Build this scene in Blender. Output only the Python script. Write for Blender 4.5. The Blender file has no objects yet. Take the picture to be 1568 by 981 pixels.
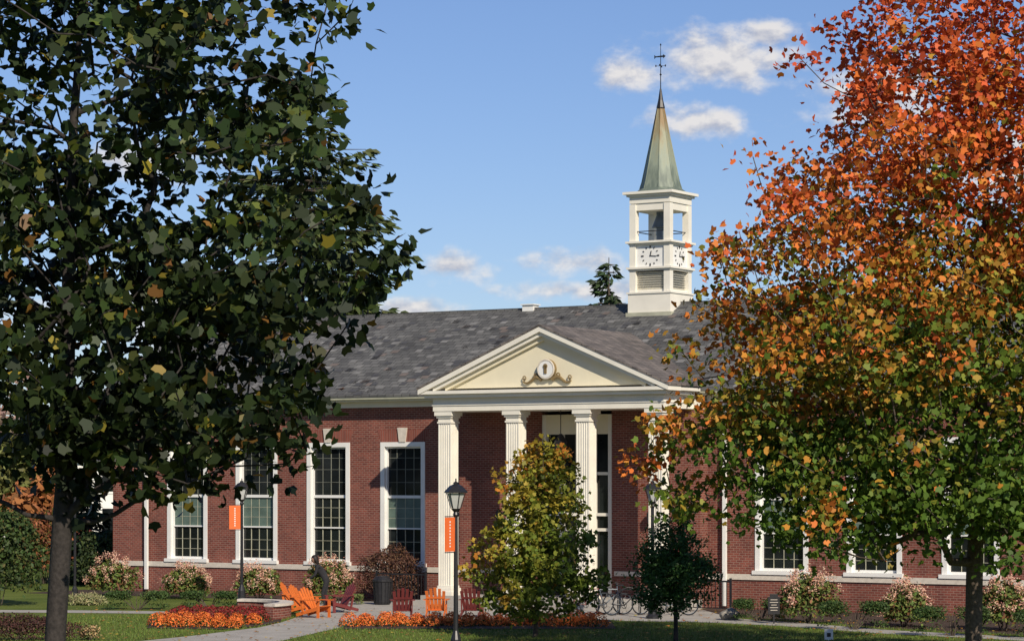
import bpy, bmesh, math, numpy as np
from mathutils import Vector, Matrix
rng=np.random.default_rng(7)
S=bpy.context.scene
col=S.collection
S.view_settings.view_transform='Standard'; S.view_settings.look='None'; S.view_settings.exposure=0

# ------------------------------------------------------------------ materials
def nt(name):
    m=bpy.data.materials.new(name); m.use_nodes=True
    t=m.node_tree; b=t.nodes['Principled BSDF']; return m,t,b
def mat(name,c,rough=.6,var=.12,scale=6,metal=0,spec=.4,bump=0,coat=0):
    m,t,b=nt(name)
    n=t.nodes.new('ShaderNodeTexNoise'); n.inputs['Scale'].default_value=scale; n.inputs['Detail'].default_value=5
    tc=t.nodes.new('ShaderNodeTexCoord'); t.links.new(tc.outputs['Object'],n.inputs['Vector'])
    r=t.nodes.new('ShaderNodeValToRGB')
    r.color_ramp.elements[0].position=.3; r.color_ramp.elements[1].position=.7
    r.color_ramp.elements[0].color=(*[x*(1-var) for x in c],1); r.color_ramp.elements[1].color=(*[min(1,x*(1+var)) for x in c],1)
    t.links.new(n.outputs['Fac'],r.inputs['Fac']); t.links.new(r.outputs['Color'],b.inputs['Base Color'])
    b.inputs['Roughness'].default_value=rough; b.inputs['Metallic'].default_value=metal
    b.inputs['Specular IOR Level'].default_value=spec; b.inputs['Coat Weight'].default_value=coat
    if bump:
        bp=t.nodes.new('ShaderNodeBump'); bp.inputs['Strength'].default_value=bump; bp.inputs['Distance'].default_value=.03
        t.links.new(n.outputs['Fac'],bp.inputs['Height']); t.links.new(bp.outputs['Normal'],b.inputs['Normal'])
    return m
def brickmat(name,c1,c2,mort,bw,rh,ms,rough=.85,stain=.35,sc=.5):
    m,t,b=nt(name)
    uv=t.nodes.new('ShaderNodeUVMap')
    br=t.nodes.new('ShaderNodeTexBrick'); br.inputs['Scale'].default_value=1
    br.inputs['Brick Width'].default_value=bw; br.inputs['Row Height'].default_value=rh
    br.inputs['Mortar Size'].default_value=ms; br.inputs['Mortar Smooth'].default_value=.2; br.inputs['Bias'].default_value=0
    br.inputs['Color1'].default_value=(*c1,1); br.inputs['Color2'].default_value=(*c2,1); br.inputs['Mortar'].default_value=(*mort,1)
    t.links.new(uv.outputs['UV'],br.inputs['Vector'])
    n=t.nodes.new('ShaderNodeTexNoise'); n.inputs['Scale'].default_value=sc; n.inputs['Detail'].default_value=6; n.inputs['Roughness'].default_value=.65
    t.links.new(uv.outputs['UV'],n.inputs['Vector'])
    r=t.nodes.new('ShaderNodeValToRGB'); r.color_ramp.elements[0].position=.3; r.color_ramp.elements[1].position=.72
    r.color_ramp.elements[0].color=(1-stain,1-stain,1-stain,1); r.color_ramp.elements[1].color=(1.0+stain*.5,)*3+(1,)
    t.links.new(n.outputs['Fac'],r.inputs['Fac'])
    mx=t.nodes.new('ShaderNodeMixRGB'); mx.blend_type='MULTIPLY'; mx.inputs['Fac'].default_value=1
    t.links.new(br.outputs['Color'],mx.inputs['Color1']); t.links.new(r.outputs['Color'],mx.inputs['Color2'])
    t.links.new(mx.outputs['Color'],b.inputs['Base Color'])
    bp=t.nodes.new('ShaderNodeBump'); bp.inputs['Strength'].default_value=.5; bp.inputs['Distance'].default_value=.01
    t.links.new(br.outputs['Fac'],bp.inputs['Height']); bp.invert=True
    t.links.new(bp.outputs['Normal'],b.inputs['Normal'])
    b.inputs['Roughness'].default_value=rough; b.inputs['Specular IOR Level'].default_value=.25
    return m
def leafmat(name,trans=.3,rough=.5,spec=.35):
    m,t,b=nt(name)
    a=t.nodes.new('ShaderNodeAttribute'); a.attribute_name='col'
    t.links.new(a.outputs['Color'],b.inputs['Base Color'])
    b.inputs['Roughness'].default_value=rough; b.inputs['Specular IOR Level'].default_value=spec
    if trans>0:
        tr=t.nodes.new('ShaderNodeBsdfTranslucent'); t.links.new(a.outputs['Color'],tr.inputs['Color'])
        ms=t.nodes.new('ShaderNodeMixShader'); ms.inputs['Fac'].default_value=trans
        t.links.new(b.outputs['BSDF'],ms.inputs[1]); t.links.new(tr.outputs['BSDF'],ms.inputs[2])
        t.links.new(ms.outputs['Shader'],t.nodes['Material Output'].inputs['Surface'])
    return m
M={}
M['brick']=brickmat('brick',(.245,.072,.05),(.15,.044,.034),(.29,.18,.14),.21,.075,.011)
M['soldier']=brickmat('brick_lintel',(.28,.082,.056),(.20,.058,.042),(.27,.165,.13),.075,.6,.010)
M['slate']=brickmat('slate',(.155,.155,.148),(.088,.089,.088),(.04,.04,.04),.34,.24,.012,rough=.85,stain=.38,sc=.6)
M['slate2']=brickmat('slate_porch',(.21,.182,.162),(.115,.104,.097),(.05,.045,.045),.34,.24,.012,rough=.85,stain=.35,sc=.9)
M['cream']=mat('cream_paint',(.76,.73,.63),.5,.05,2)
M['tymp']=mat('cream_tympanum',(.74,.68,.50),.55,.04,2)
M['white']=mat('white_paint',(.76,.76,.72),.5,.05,2)
M['stone']=mat('limestone',(.58,.53,.45),.8,.12,8)
M['gutter']=mat('gutter_copper',(.40,.40,.30),.5,.15,3)
M['muntin']=mat('muntin_paint',(.22,.23,.19),.5,.15,3)
M['glass']=mat('window_glass',(.012,.015,.016),.05,.5,1.2,spec=.35)
M['blind']=mat('window_blind',(.10,.145,.12),.45,.2,3,spec=.3)
M['black']=mat('black_metal',(.018,.018,.02),.4,.2,10)
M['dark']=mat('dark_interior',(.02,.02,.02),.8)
M['lampglass']=mat('lantern_glass',(.45,.46,.44),.15,.1,4)
M['banner']=mat('orange_banner',(.72,.14,.03),.7,.08,6)
M['ochair']=mat('orange_paint',(.62,.15,.028),.5,.12,8)
M['rchair']=mat('maroon_paint',(.14,.024,.022),.5,.15,8)
M['gold']=mat('bronze_gold',(.20,.14,.06),.5,.3,20)
M['concrete']=mat('concrete',(.36,.34,.30),.9,.14,1.3,bump=.1)
M['mulch']=mat('mulch',(.05,.03,.02),.95,.45,9,bump=.6)
M['bark']=mat('bark_dark',(.032,.027,.024),.9,.4,18,bump=.5)
M['bark2']=mat('bark_brown',(.085,.066,.05),.9,.4,18,bump=.5)
M['skin']=mat('skin',(.42,.24,.17),.5,.05,20)
M['cloth']=mat('black_cloth',(.02,.02,.023),.9,.2,20)
M['hair']=mat('dark_hair',(.015,.01,.008),.6,.2,30)
M['rock']=mat('boulder_stone',(.26,.24,.2),.9,.3,6,bump=.6)
M['bell']=mat('bell_metal',(.10,.13,.16),.4,.2,5)
M['leafT']=leafmat('leaf_translucent',.25,.55,.25)
M['leafD']=leafmat('leaf_dark',.15,.5,.22)
M['leafS']=leafmat('shrub_leaf',0,.6,.2)
# copper spire
m,t,b=nt('copper_patina'); tc=t.nodes.new('ShaderNodeTexCoord'); sp=t.nodes.new('ShaderNodeSeparateXYZ'); t.links.new(tc.outputs['Object'],sp.inputs[0])
mp=t.nodes.new('ShaderNodeMapping'); mp.inputs['Scale'].default_value=(9,9,.7); t.links.new(tc.outputs['Object'],mp.inputs['Vector'])
n=t.nodes.new('ShaderNodeTexNoise'); n.inputs['Scale'].default_value=1; n.inputs['Detail'].default_value=6; t.links.new(mp.outputs['Vector'],n.inputs['Vector'])
mr=t.nodes.new('ShaderNodeMapRange'); mr.inputs['From Min'].default_value=14.2; mr.inputs['From Max'].default_value=17.2
t.links.new(sp.outputs['Z'],mr.inputs['Value'])
ad=t.nodes.new('ShaderNodeMath'); ad.operation='MULTIPLY_ADD'; ad.inputs[1].default_value=.9; t.links.new(n.outputs['Fac'],ad.inputs[0]); 
s2=t.nodes.new('ShaderNodeMath'); s2.operation='SUBTRACT'; s2.inputs[1].default_value=.42; t.links.new(mr.outputs['Result'],s2.inputs[0]); t.links.new(s2.outputs[0],ad.inputs[2])
r=t.nodes.new('ShaderNodeValToRGB'); e=r.color_ramp.elements; e[0].position=.05; e[0].color=(.12,.15,.12,1); e[1].position=.95; e[1].color=(.24,.16,.07,1)
x=r.color_ramp.elements.new(.35); x.color=(.25,.29,.22,1); x=r.color_ramp.elements.new(.66); x.color=(.28,.28,.18,1)
t.links.new(ad.outputs[0],r.inputs['Fac']); t.links.new(r.outputs['Color'],b.inputs['Base Color']); b.inputs['Roughness'].default_value=.6
M['copper']=m
# grass ground
m,t,b=nt('grass'); tc=t.nodes.new('ShaderNodeTexCoord')
n=t.nodes.new('ShaderNodeTexNoise'); n.inputs['Scale'].default_value=.35; n.inputs['Detail'].default_value=8; n.inputs['Roughness'].default_value=.7; t.links.new(tc.outputs['Object'],n.inputs['Vector'])
n2=t.nodes.new('ShaderNodeTexNoise'); n2.inputs['Scale'].default_value=14; n2.inputs['Detail'].default_value=4; t.links.new(tc.outputs['Object'],n2.inputs['Vector'])
r=t.nodes.new('ShaderNodeValToRGB'); e=r.color_ramp.elements; e[0].position=.3; e[0].color=(.065,.10,.018,1); e[1].position=.72; e[1].color=(.16,.19,.045,1)
t.links.new(n.outputs['Fac'],r.inputs['Fac'])
r2=t.nodes.new('ShaderNodeValToRGB'); e=r2.color_ramp.elements; e[0].position=.3; e[0].color=(.6,.6,.6,1); e[1].position=.7; e[1].color=(1.3,1.3,1.2,1); t.links.new(n2.outputs['Fac'],r2.inputs['Fac'])
mx=t.nodes.new('ShaderNodeMixRGB'); mx.blend_type='MULTIPLY'; mx.inputs['Fac'].default_value=1; t.links.new(r.outputs['Color'],mx.inputs['Color1']); t.links.new(r2.outputs['Color'],mx.inputs['Color2'])
t.links.new(mx.outputs['Color'],b.inputs['Base Color']); b.inputs['Roughness'].default_value=.95; b.inputs['Specular IOR Level'].default_value=.1
M['grass']=m

# ------------------------------------------------------------------ mesh builder
class MB:
    def __init__(s): s.v=[]; s.f=[]; s.m=[]; s.mats=[]
    def mi(s,k):
        if k not in s.mats: s.mats.append(k)
        return s.mats.index(k)
    def add(s,vs,fs,k):
        o=len(s.v); i=s.mi(k); s.v+= [tuple(p) for p in vs]
        for f in fs: s.f.append([o+a for a in f]); s.m.append(i)
    def box(s,x0,x1,y0,y1,z0,z1,k):
        s.add([(x0,y0,z0),(x1,y0,z0),(x1,y1,z0),(x0,y1,z0),(x0,y0,z1),(x1,y0,z1),(x1,y1,z1),(x0,y1,z1)],
              [(0,3,2,1),(4,5,6,7),(0,1,5,4),(1,2,6,5),(2,3,7,6),(3,0,4,7)],k)
    def obox(s,c,size,R,k):
        c=Vector(c); vs=[]
        for z in(-.5,.5):
            for x,y in((-.5,-.5),(.5,-.5),(.5,.5),(-.5,.5)): vs.append(c+R@Vector((x*size[0],y*size[1],z*size[2])))
        s.add(vs,[(0,3,2,1),(4,5,6,7),(0,1,5,4),(1,2,6,5),(2,3,7,6),(3,0,4,7)],k)
    def prism(s,poly,axis,a0,a1,k):
        def P(p,a): return {'x':(a,p[0],p[1]),'y':(p[0],a,p[1]),'z':(p[0],p[1],a)}[axis]
        n=len(poly); vs=[P(p,a0) for p in poly]+[P(p,a1) for p in poly]
        fs=[tuple(range(n)),tuple(range(2*n-1,n-1,-1))]+[(i,i+n,(i+1)%n+n,(i+1)%n) for i in range(n)]
        s.add(vs,fs,k)
    def tube(s,p0,p1,r0,r1,k,n=8,caps=True):
        p0=Vector(p0);p1=Vector(p1); d=(p1-p0).normalized(); a=d.orthogonal().normalized(); b=d.cross(a)
        vs=[]
        for p,r in((p0,r0),(p1,r1)):
            for i in range(n):
                t=2*math.pi*(i+.5)/n; vs.append(p+r*(math.cos(t)*a+math.sin(t)*b))
        fs=[(i,(i+1)%n,(i+1)%n+n,i+n) for i in range(n)]
        if caps: fs+=[tuple(range(n-1,-1,-1)),tuple(range(n,2*n))]
        s.add(vs,fs,k)
    def path(s,pts,r,k,n=6):
        for a,b in zip(pts[:-1],pts[1:]): s.tube(a,b,r,r,k,n)
    def lathe(s,c,prof,k,n=16,rot=0):
        vs=[];fs=[]
        for r,z in prof:
            for i in range(n):
                t=2*math.pi*i/n+rot; vs.append((c[0]+r*math.cos(t),c[1]+r*math.sin(t),c[2]+z))
        m=len(prof)
        for j in range(m-1):
            for i in range(n): fs.append((j*n+i,j*n+(i+1)%n,(j+1)*n+(i+1)%n,(j+1)*n+i))
        fs+=[tuple(range(n-1,-1,-1)),tuple(range((m-1)*n,m*n))]
        s.add(vs,fs,k)
    def torus(s,c,R,r,ax,k,n=24,m=6):
        c=Vector(c); ax=Vector(ax).normalized(); a=ax.orthogonal().normalized(); b=ax.cross(a); vs=[];fs=[]
        for i in range(n):
            t=2*math.pi*i/n; d=math.cos(t)*a+math.sin(t)*b
            for j in range(m):
                u=2*math.pi*j/m; vs.append(c+d*(R+r*math.cos(u))+ax*r*math.sin(u))
        for i in range(n):
            for j in range(m): fs.append((i*m+j,((i+1)%n)*m+j,((i+1)%n)*m+(j+1)%m,i*m+(j+1)%m))
        s.add(vs,fs,k)
    def obj(s,name,parent=None,smooth=False,loc=None,rotz=0):
        me=bpy.data.meshes.new(name); me.from_pydata([tuple(v) for v in s.v],[],s.f); me.update()
        for k in s.mats: me.materials.append(M[k])
        me.polygons.foreach_set('material_index',s.m)
        uv=me.uv_layers.new(name='UVMap'); Z=Vector((0,0,1))
        for p in me.polygons:
            nn=p.normal
            t=Z.cross(nn)
            t=Vector((1,0,0)) if t.length<.05 else t.normalized()
            bb=nn.cross(t)
            for li in p.loop_indices:
                co=me.vertices[me.loops[li].vertex_index].co
                uv.data[li].uv=(co.dot(t),co.dot(bb))
        if smooth: me.polygons.foreach_set('use_smooth',[True]*len(me.polygons))
        o=bpy.data.objects.new(name,me); col.objects.link(o)
        if parent: o.parent=parent
        if loc: o.location=loc
        o.rotation_euler[2]=rotz
        return o
def empty(name,loc=(0,0,0),rotz=0,parent=None):
    o=bpy.data.objects.new(name,None); col.objects.link(o); o.location=loc; o.rotation_euler[2]=rotz; o.empty_display_size=.3
    if parent:o.parent=parent
    return o

# ------------------------------------------------------------------ leaves
MAPLE=np.array([(0,0),(.35,-.02),(.26,.2),(.55,.45),(.22,.46),(0,1),(-.22,.46),(-.55,.45),(-.26,.2),(-.35,-.02)])
LOBE=np.array([(0,0),(.42,.10),(.55,.52),(.22,.62),(0,1),(-.22,.62),(-.55,.52),(-.42,.10)])
OVAL=np.array([(0,0),(.26,.3),(.2,.7),(0,1),(-.2,.7),(-.26,.3)])
DIA=np.array([(0,0),(.3,.5),(0,1),(-.3,.5)])
NEED=np.array([(0,0),(.12,.4),(0,1),(-.12,.4)])
BLADE=np.array([(-.05,0),(.05,0),(0,1)])
def unit(a): return a/(np.linalg.norm(a,axis=1,keepdims=True)+1e-9)
def leafobj(name,P,size,C,mt,tmpl=OVAL,bias=None,parent=None,sizevar=.3,axis=None,fold=.3):
    n=len(P); K=len(tmpl)
    N=unit(rng.normal(size=(n,3)))
    if bias is not None: N=unit(N+bias)
    R=unit(rng.normal(size=(n,3))) if axis is None else axis
    T=unit(np.cross(N,R)); B=np.cross(N,T) if axis is None else unit(R)
    if axis is not None: N=np.cross(T,B)
    s=(size*(1+sizevar*(rng.random(n)*2-1)))[:,None,None]
    tx=tmpl[:,0][None,:,None]; ty=tmpl[:,1][None,:,None]
    V=P[:,None,:]+s*(tx*T[:,None,:]+ty*B[:,None,:]-fold*np.abs(tx)*N[:,None,:]-fold*.4*ty*ty*N[:,None,:])
    me=bpy.data.meshes.new(name)
    me.vertices.add(n*K); me.vertices.foreach_set('co',V.reshape(-1))
    me.loops.add(n*K); me.loops.foreach_set('vertex_index',np.arange(n*K,dtype=np.int32))
    me.polygons.add(n); me.polygons.foreach_set('loop_start',np.arange(0,n*K,K,dtype=np.int32))
    me.polygons.foreach_set('loop_total',np.full(n,K,dtype=np.int32))
    a=me.attributes.new('col','FLOAT_COLOR','FACE'); a.data.foreach_set('color',np.concatenate([C,np.ones((n,1))],1).astype(np.float32).reshape(-1))
    me.update(calc_edges=True); me.materials.append(M[mt])
    o=bpy.data.objects.new(name,me); col.objects.link(o)
    if parent:o.parent=parent
    return o
def pick(n,pal,jit=.25):
    w=np.array([p[0] for p in pal],float); w/=w.sum()
    idx=rng.choice(len(pal),n,p=w); C=np.array([p[1] for p in pal])[idx]
    return C*(1+jit*(rng.random((n,1))*2-1))*(1+.1*(rng.random((n,3))*2-1))
def ramp(t,stops):
    ts=[s[0] for s in stops]; c=np.array([s[1] for s in stops]); return np.stack([np.interp(t,ts,c[:,i]) for i in range(3)],1)
def ell_sample(n,ells,shell=.5,zmin=None):
    vol=np.array([e[1][0]*e[1][1]*e[1][2]*(e[2] if len(e)>2 else 1) for e in ells]); k=rng.choice(len(ells),n,p=vol/vol.sum())
    d=unit(rng.normal(size=(n,3))); r=rng.random(n)**(shell)
    c=np.array([e[0] for e in ells])[k]; R=np.array([e[1] for e in ells])[k]
    P=c+d*R*r[:,None]
    if zmin is not None: P=P[P[:,2]>zmin]
    return P

# ------------------------------------------------------------------ trees
def grow(trunk,att,seg,jit,trunk_r,fork_i,pen=1.2,rmin=.006,expo=.5):
    tr=np.array(trunk,float); n=len(tr); cap=n+len(att)*40
    A=np.zeros((cap,3)); A[:n]=tr; par=[-1]+list(range(n-1)); cnt=n
    dd=np.min(np.linalg.norm(att[:,None,:]-tr[None],axis=2),axis=1); tips=[]
    for i in np.argsort(dd):
        a=att[i]; D=A[fork_i:cnt]-a; dist=np.linalg.norm(D,axis=1)
        cost=dist+pen*np.maximum(0,D[:,2]+.35*dist)
        j=int(np.argmin(cost))+fork_i; d=dist[j-fork_i]; k=max(1,int(d/seg)); p0=A[j].copy(); pr=j
        if cnt+k>=cap: break
        for q in range(1,k+1):
            t=q/k; p=p0+(a-p0)*t; p[2]+= -.10*d*math.sin(math.pi*t)
            if q<k: p=p+rng.normal(size=3)*jit
            A[cnt]=p; par.append(pr); pr=cnt; cnt+=1
        tips.append(pr)
    A=A[:cnt]; par=np.array(par); c=np.zeros(cnt); c[tips]=1
    for i in range(cnt-1,0,-1):
        c[par[i]]+=c[i]
    R=np.maximum(rmin,trunk_r*(np.maximum(c,1)/c[0])**expo)
    return A,par,R,c
def wood(name,A,par,R,mt,parent,ns=6):
    idx=np.arange(1,len(A)); p=par[idx]; P0=A[p];P1=A[idx];R0=np.minimum(R[p],R[idx]*1.5);R1=R[idx]
    R0=R0.copy(); R0[0]*=1.3
    d=unit(P1-P0); P1=P1+d*R1[:,None]*.3
    ref=np.tile([1.,0.2,0],(len(d),1)); a=unit(np.cross(d,ref)); b=np.cross(d,a)
    t=2*np.pi*np.arange(ns)/ns; ct=np.cos(t)[None,:,None]; st=np.sin(t)[None,:,None]
    ring=ct*a[:,None,:]+st*b[:,None,:]
    V=np.concatenate([P0[:,None]+ring*R0[:,None,None],P1[:,None]+ring*R1[:,None,None]],1)
    n=len(d); base=(np.arange(n)*2*ns)[:,None]
    i=np.arange(ns)[None,:]; j=(i+1)%ns
    F=np.stack([base+i,base+j,base+j+ns,base+i+ns],2).reshape(-1,4)
    me=bpy.data.meshes.new(name); me.vertices.add(n*2*ns); me.vertices.foreach_set('co',V.reshape(-1))
    me.loops.add(F.size); me.loops.foreach_set('vertex_index',F.reshape(-1).astype(np.int32)); m=len(F)
    me.polygons.add(m); me.polygons.foreach_set('loop_start',np.arange(0,m*4,4,dtype=np.int32)); me.polygons.foreach_set('loop_total',np.full(m,4,dtype=np.int32))
    me.polygons.foreach_set('use_smooth',np.ones(m,dtype=bool))
    me.update(calc_edges=True); me.materials.append(M[mt]); o=bpy.data.objects.new(name,me); col.objects.link(o); o.parent=parent
def trunkpts(b,top,step=.4,wob=.04):
    b=np.array(b,float);top=np.array(top,float); n=int(np.linalg.norm(top-b)/step); ph=rng.random(2)*6
    return [b+(top-b)*i/n+np.array([math.sin(i*.35+ph[0]),math.cos(i*.3+ph[1]),0])*wob*min(1,i/3) for i in range(n+1)]
def make_tree(name,base,top,trunk_r,fork_z,att,leaves_per,sig,size,colfn,lm='leafT',tmpl=MAPLE,bark='bark',seg=.45,jit=.06,bias_up=.5,expo=.5,wob=.04,mid=.3,rmin=.006,sides=8):
    e=empty(name,(0,0,0))
    tp=trunkpts(base,top,wob=wob); fi=next(i for i,p in enumerate(tp) if p[2]>fork_z)
    A,par,R,c=grow(tp,att,seg,jit,trunk_r,fi,expo=expo,rmin=rmin)
    wood('trunk_and_limbs',A,par,R,bark,e,sides)
    src=np.concatenate([att,A[(c<=2)&(np.arange(len(A))>len(tp))]])
    w=np.concatenate([np.ones(len(att)),np.full(len(src)-len(att),mid)])
    w*=.3+1.2*rng.random(len(w))
    tot=int(leaves_per*len(att)); k=rng.choice(len(src),tot,p=w/w.sum())
    cl=rng.normal(size=len(src))[k]
    P=src[k]+rng.normal(size=(tot,3)).clip(-2.2,2.2)*np.array([sig,sig,sig*.75])
    ctr=att.mean(0); out=unit(P-ctr)
    leafobj('foliage',P,size,colfn(P,cl),lm,tmpl,bias=np.array([0,0,bias_up])+out*.35,parent=e)
    return e

# left near tree (lobed leaves, its shade put into dark leaf colours): open crown with gaps
ells=[((-5.5,34,7.4),(4.1,3.1,3.2)),((-4.4,34,5.3),(2.6,2.3,1.5),1.6),((-5.3,34,10.6),(3.6,2.9,3.0)),((-8,34,7),(2.2,2.2,3)),((-3.8,33.6,6.7),(2.3,1.6,1.1),2.0),((-4.7,34,4.55),(1.9,1.6,.8),3.2)]
att=ell_sample(490,ells,.5,3.7)
def c_left(P,cl):
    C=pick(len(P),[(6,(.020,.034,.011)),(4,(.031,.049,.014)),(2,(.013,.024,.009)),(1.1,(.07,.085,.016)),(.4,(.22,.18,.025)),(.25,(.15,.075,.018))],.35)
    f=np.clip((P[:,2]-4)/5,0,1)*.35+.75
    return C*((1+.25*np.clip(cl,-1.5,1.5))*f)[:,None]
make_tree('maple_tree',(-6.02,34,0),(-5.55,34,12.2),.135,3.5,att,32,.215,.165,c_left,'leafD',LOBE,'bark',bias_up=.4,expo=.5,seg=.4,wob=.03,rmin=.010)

# right big maple
ells=[((9.7,55,7.9),(5.9,5.0,5.2)),((5.4,54.6,4.7),(2.8,2.2,1.7),2.6),((9.9,55,12.0),(4.2,3.8,3.9)),((13,55,6),(3.5,3.2,3.6)),((6.9,54,6.6),(3.6,3,2.7)),((8.8,53.5,3.6),(4.8,2.6,1.2),2.2)]
att=ell_sample(1250,ells,.42,2.3)
def c_right(P,cl):
    z=P[:,2]; left=(9.6-P[:,0])/6
    t=(z-2.3)/11.5+cl*.15+rng.normal(size=len(P))*.09+np.clip(left,-.6,1)*.11-.02
    C=ramp(t,[(0,(.065,.125,.017)),(.28,(.105,.165,.021)),(.40,(.21,.20,.026)),(.50,(.40,.22,.030)),(.63,(.58,.185,.032)),(.84,(.60,.125,.032)),(1.15,(.46,.075,.03))])
    return C*(1+.32*(rng.random((len(P),1))*2-1))
make_tree('maple_tree',(9.7,55,0),(10.1,55,13),.19,1.9,att,48,.28,.138,c_right,'leafT',LOBE,'bark2',bias_up=.35,seg=.5,expo=.5,wob=.03,rmin=.011)

# small yellow-green tree in the centre
ells=[((.55,68.9,1.8),(1.95,1.5,1.4)),((.65,68.9,3.4),(1.35,1.1,1.3)),((.85,68.9,4.4),(.75,.6,1.05))]
att=ell_sample(250,ells,.5,.4)
def c_mid(P,cl):
    t=(P[:,2]-.4)/5*.46+(.7-P[:,0])*.12+cl*.15+.14
    return ramp(t,[(0,(.10,.16,.022)),(.35,(.18,.22,.03)),(.6,(.34,.27,.035)),(.85,(.50,.20,.035))])*(1+.3*(rng.random((len(P),1))*2-1))
make_tree('young_maple_tree',(.62,68.9,0),(.85,68.9,5.3),.06,.35,att,36,.15,.12,c_mid,'leafT',LOBE,'bark2',seg=.25,jit=.03,sides=6,rmin=.008)

# dark green small tree
ells=[((4.14,66,1.6),(1.25,1.1,.85)),((4.1,66,2.2),(.95,.85,.8)),((4.08,66,2.75),(.45,.45,.5))]
att=ell_sample(280,ells,.45,.65)
def c_dk(P,cl): return pick(len(P),[(5,(.035,.085,.02)),(3,(.055,.125,.03)),(1,(.085,.16,.04))],.3)
make_tree('small_evergreen_tree',(4.14,66,0),(4.1,66,2.9),.055,.45,att,44,.12,.09,c_dk,'leafD',OVAL,'bark',seg=.22,jit=.03,sides=6)

# conifers
def conifer(name,base,H,W,n,colp,z0=.5,nb=9,step=.38,ns=.42,ex=.85):
    e=empty(name); b=MB(); b.tube(base,(base[0],base[1],H),.28*H/18,.02,'bark2',8)
    Ps=[];Ax=[]
    for z in np.arange(z0,H-.15,step):
        f=1-(z-z0)/(H-z0); L=W*(f**ex)+.12
        for k in range(max(5,int(nb*(.5+f)))):
            a=rng.random()*6.283; l=L*(.6+.5*rng.random()); dr=.28*l*(.5+f)
            m=max(6,int(l*n))
            t=rng.random(m)**.7
            x=l*t; zz=z-dr*t+.22*l*t*t
            side=rng.normal(size=m)*.13*(1+l*.25*(1-t)); hang=-np.abs(rng.normal(size=m))*.16
            Ps.append(np.stack([base[0]+np.cos(a)*x-np.sin(a)*side,base[1]+np.sin(a)*x+np.cos(a)*side,zz+hang],1))
            b.tube((base[0],base[1],z),(base[0]+math.cos(a)*l*.9,base[1]+math.sin(a)*l*.9,z-dr*.9+.18*l),.04,.012,'bark2',4,False)
            Ax.append(unit(np.stack([np.cos(a)+rng.normal(size=m)*.5,np.sin(a)+rng.normal(size=m)*.5,-.5+rng.normal(size=m)*.3],1)))
    b.obj('trunk_and_branches',e)
    P=np.concatenate(Ps);ax=np.concatenate(Ax)
    leafobj('foliage',P,ns,pick(len(P),colp,.35),'leafS',NEED*np.array([1.6,1]),parent=e,axis=ax,bias=np.array([0,0,.5]))
sp=[(4,(.055,.078,.024)),(3,(.085,.105,.034)),(2,(.035,.052,.018))]
conifer('spruce_tree',(-9.2,114,0),21.5,6.9,17,sp,4,10,.44,.5,ex=.5)
conifer('spruce_tree',(4.75,128,0),15.0,3.4,22,[(4,(.03,.05,.022)),(2,(.045,.07,.03))],4)
conifer('spruce_tree',(-16.9,104,0),5.0,1.6,22,[(4,(.02,.04,.018)),(2,(.03,.05,.022))],.3)

# ------------------------------------------------------------------ shrubs
def shrub(name,c,R,n,size,pal,tmpl=OVAL,lm='leafS',shell=.28,flowers=None,sq=1.0):
    e=empty(name,(0,0,0))
    d=unit(rng.normal(size=(n,3))); 
    if sq>1: d=np.sign(d)*np.abs(d)**(1/sq); d=d/np.maximum(1,np.max(np.abs(d),axis=1,keepdims=True))
    d[:,2]=np.where(d[:,2]<-.5,-d[:,2],d[:,2])
    ph=rng.random(3)*6; lump=1+.12*np.sin(d[:,0]*5+ph[0])*np.cos(d[:,1]*4+ph[1])+.08*np.sin(d[:,2]*9+ph[2]) if sq<=1 else 1+.03*np.sin(d[:,0]*17)
    r=(rng.random(n)**shell)*lump
    P=np.array([c[0],c[1],R[2]*.45+c[2]])+d*np.array([R[0],R[1],R[2]*.6])*r[:,None]
    P[:,2]=np.maximum(P[:,2],.03)
    leafobj('foliage',P,size,pick(n,pal,.3),lm,tmpl,bias=d*.7+np.array([0,0,.3]),parent=e)
    b=MB()
    for k in range(9):
        a=rng.random()*6.28; q=.6*rng.random()+.2
        b.tube((c[0]+.08*math.cos(a),c[1]+.08*math.sin(a),0),(c[0]+R[0]*q*math.cos(a),c[1]+R[1]*q*math.sin(a),R[2]*.8),.018,.008,'bark2',5)
    b.obj('stems',e)
    if flowers:
        k,fs,fp=flowers; dd=unit(rng.normal(size=(k,3))+np.array([0,-.4,.6])); dd[:,2]=np.abs(dd[:,2])
        fc=np.array([c[0],c[1],R[2]*.45])+dd*np.array([R[0],R[1],R[2]*.68])*(.95+.2*rng.random((k,1)))
        m=60; P=np.repeat(fc,m,0)+rng.normal(size=(k*m,3))*np.array([fs,fs,fs*1.3])
        leafobj('flower_heads',P,.055,pick(len(P),fp,.2),'leafS',DIA,bias=np.array([0,-.2,.5]),parent=e)
    return e
hyd=[(5,(.09,.13,.03)),(3,(.14,.16,.04)),(2,(.16,.08,.035))]
fl=[(4,(.64,.36,.26)),(3,(.66,.48,.34)),(2,(.46,.21,.15))]
for x,y,w,h in((-14.2,93,.9,1.2),(-11.35,91,.8,1.05),(-8.75,90.3,.8,1.05),(-6.3,89.6,.8,1.3),(8.6,75.6,.85,1.35),(11.1,73.8,.65,1.1),(13.55,72,.75,1.3)):
    shrub('hydrangea_bush',(x,y,0),(w,.7,h),2300,.12,hyd,flowers=(26,.06,fl))
hg=[(5,(.03,.06,.015)),(3,(.05,.085,.022)),(1,(.08,.11,.028))]
def hedge(x0,x1,y,h,d=.4,pal=hg,n=5000,name='boxwood_hedge'):
    shrub(name,((x0+x1)/2,y,0),((x1-x0)/2,d,h*.95),n,.06,pal,sq=3.2,shell=.18)
hedge(-13.0,-10.95,83.5,.6); hedge(-10.7,-8.9,84.5,.55)
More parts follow.
